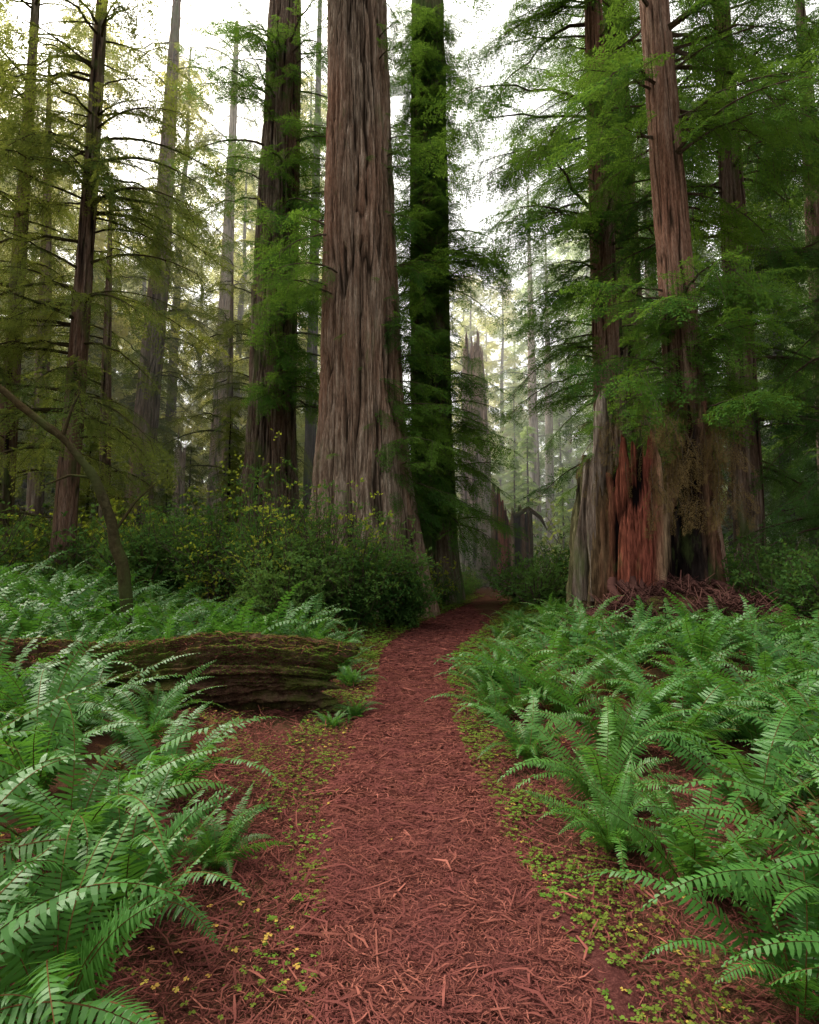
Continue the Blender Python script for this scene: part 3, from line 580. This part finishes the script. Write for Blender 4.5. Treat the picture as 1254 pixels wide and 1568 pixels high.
# ---------------------------------------------------------------- shrubs
for x,y,H,r,s in ((-3.3,14.6,3.7,1.7,1),(-2.0,14.5,3.3,1.5,2),(-.5,15.4,2.8,1.2,3),(-4.9,15.5,3.1,1.6,4),(-1.2,13.9,2.3,1.3,5),(-.1,15.0,1.8,.9,6),(-2.6,13.2,2.2,1.3,7),(-6.6,16.5,2.6,1.6,8)):
    o=obj('huckleberry_bush',shrub(40+s,H,r,80,13,10,.09,.022,'shrub')); o.location=(x,y,float(hgt(x,y)))
for x,y,H in ((-3.9,17.5,4.9),(-1.3,14.6,4.0),(-2.7,17,4.2),(-3.2,13.8,4.1),(-4.6,15,4.4)):
    o=obj('vine_maple',shrub(int(70+H*3),H,1.2,14,8,6,.10,.036,'maple')); o.location=(x,y,float(hgt(x,y)))
off=lambda x,y:pathd(x,y)>.5 and not(3.0<x<6.8 and 22<y<36)
P=scatter(230,lambda:(R(-26,-3),R(15.5,34)),off,1.2,2.4,C['shrub'])+scatter(130,lambda:(R(2,24),R(17,36)),lambda x,y:off(x,y) and x>np.interp(y,py,pr),1.0,2.0,C['shrub'])
P+=scatter(40,lambda:(R(6.3,11),R(9,17)),off,.9,1.6,C['shrub'])+scatter(40,lambda:(R(-2,3),R(18,34)),off,.6,1.2,C['shrub'])
P+=scatter(34,lambda:(R(2.8,8),R(20,33)),lambda x,y:pathd(x,y)>.3,.4,.9,C['shrub'])
gninst('undergrowth',C['shrub'],P)
P=scatter(110,lambda:(R(-22,-4),R(17,34)),off,1.2,2.6,C['mshrub'])+scatter(60,lambda:(R(-3,14),R(20,40)),off,.8,1.6,C['mshrub'])+scatter(170,lambda:(R(-50,50),R(36,60)),off,2.5,5,C['mshrub'])+scatter(16,lambda:(R(2.8,9),R(20,34)),lambda x,y:pathd(x,y)>.3,.5,1.0,C['mshrub'])
gninst('vine_maple_thicket',C['mshrub'],P)
# ---------------------------------------------------------------- background forest
def fr(n,r0,r1,y0,y1,s0,s1,c,gap=True):
    P=[]
    for i in range(n):
        y=R(y0,y1); q=r0+(r1-r0)*(i+R(0,1))/n
        if gap and -.41<q<-.33 and rng.random()<.5: continue
        P.append((q*y,y,0,R(-.02,.02),R(-.02,.02),R(0,6.28),R(s0,s1),rng.integers(c['n'])))
    return P
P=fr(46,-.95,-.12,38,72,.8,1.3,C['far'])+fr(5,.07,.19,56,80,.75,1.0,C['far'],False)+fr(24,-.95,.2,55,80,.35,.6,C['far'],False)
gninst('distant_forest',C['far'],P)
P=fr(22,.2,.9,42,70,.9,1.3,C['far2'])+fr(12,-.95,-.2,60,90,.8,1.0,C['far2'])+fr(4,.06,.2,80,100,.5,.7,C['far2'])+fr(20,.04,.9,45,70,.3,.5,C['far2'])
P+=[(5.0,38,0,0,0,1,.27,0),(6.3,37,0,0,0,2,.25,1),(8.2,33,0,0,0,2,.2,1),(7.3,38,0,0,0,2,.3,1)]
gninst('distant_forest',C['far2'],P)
P=fr(8,-.95,-.42,30,42,.5,.9,C['mid'])+[(-9.5+R(-9,5),R(24,34),0,0,0,R(0,6),R(.12,.28),rng.integers(2)) for i in range(20)]
gninst('young_conifers',C['mid'],P)
P=fr(11,.40,.95,28,44,.6,1.0,C['midd'])
gninst('shaded_conifers',C['midd'],P)
# morning mist hanging between the distant trees
m,t,o=nt('mist'); vs=t.nodes.new('ShaderNodeVolumeScatter'); vs.inputs['Density'].default_value=.0085; vs.inputs['Color'].default_value=(1,.985,.93,1); vs.inputs['Anisotropy'].default_value=.2
t.links.new(vs.outputs[0],o.inputs['Volume'])
x0,x1,y0,y1,z0,z1=-110,110,26,130,-1,42
mb=MB(); mb.add([(x0,y0,z0),(x1,y0,z0),(x1,y1,z0),(x0,y1,z0),(x0,y0,z1),(x1,y0,z1),(x1,y1,z1),(x0,y1,z1)],[[0,3,2,1],[4,5,6,7],[0,1,5,4],[1,2,6,5],[2,3,7,6],[3,0,4,7]])
obj('mist',mb.mesh('mist',[m],False))
# ---------------------------------------------------------------- light
EL,AZ=54,-48
w=bpy.data.worlds.new('World'); sc.world=w; w.use_nodes=True; t=w.node_tree; t.nodes.clear()
sky=t.nodes.new('ShaderNodeTexSky'); sky.sky_type='NISHITA'; sky.sun_disc=False; sky.sun_elevation=rad(EL); sky.sun_rotation=rad(AZ); sky.dust_density=6; sky.air_density=1.2; sky.ozone_density=.6
hs=t.nodes.new('ShaderNodeHueSaturation'); hs.inputs['Saturation'].default_value=.25; hs.inputs['Value'].default_value=3.1; t.links.new(sky.outputs[0],hs.inputs['Color'])
wm=t.nodes.new('ShaderNodeMix'); wm.data_type='RGBA'; wm.blend_type='MULTIPLY'; wm.inputs[0].default_value=1; wm.inputs[7].default_value=(1,.965,.89,1); t.links.new(hs.outputs[0],wm.inputs[6])
bg=t.nodes.new('ShaderNodeBackground'); bg.inputs[1].default_value=.15; t.links.new(wm.outputs[2],bg.inputs[0])
wo=t.nodes.new('ShaderNodeOutputWorld'); t.links.new(bg.outputs[0],wo.inputs[0])
l=bpy.data.lights.new('sun','SUN'); l.energy=4.4; l.angle=rad(22); l.color=(1,.95,.84); lo=bpy.data.objects.new('sun',l); sc.collection.objects.link(lo)
from mathutils import Vector
dv=Vector((math.sin(rad(AZ))*math.cos(rad(EL)),math.cos(rad(AZ))*math.cos(rad(EL)),math.sin(rad(EL))))
lo.rotation_euler=dv.to_track_quat('Z','Y').to_euler(); lo.location=dv*60
# ---------------------------------------------------------------- camera
c=bpy.data.cameras.new('camera'); co=bpy.data.objects.new('camera',c); sc.collection.objects.link(co); sc.camera=co
c.sensor_fit='VERTICAL'; c.sensor_height=24; c.lens=24*950/1568; c.clip_end=2000; c.clip_start=.05
co.location=(0,0,1.6); co.rotation_euler=(rad(94.6),0,0)
sc.view_settings.view_transform='Standard'; sc.view_settings.look='None'; sc.view_settings.exposure=0
print('done')
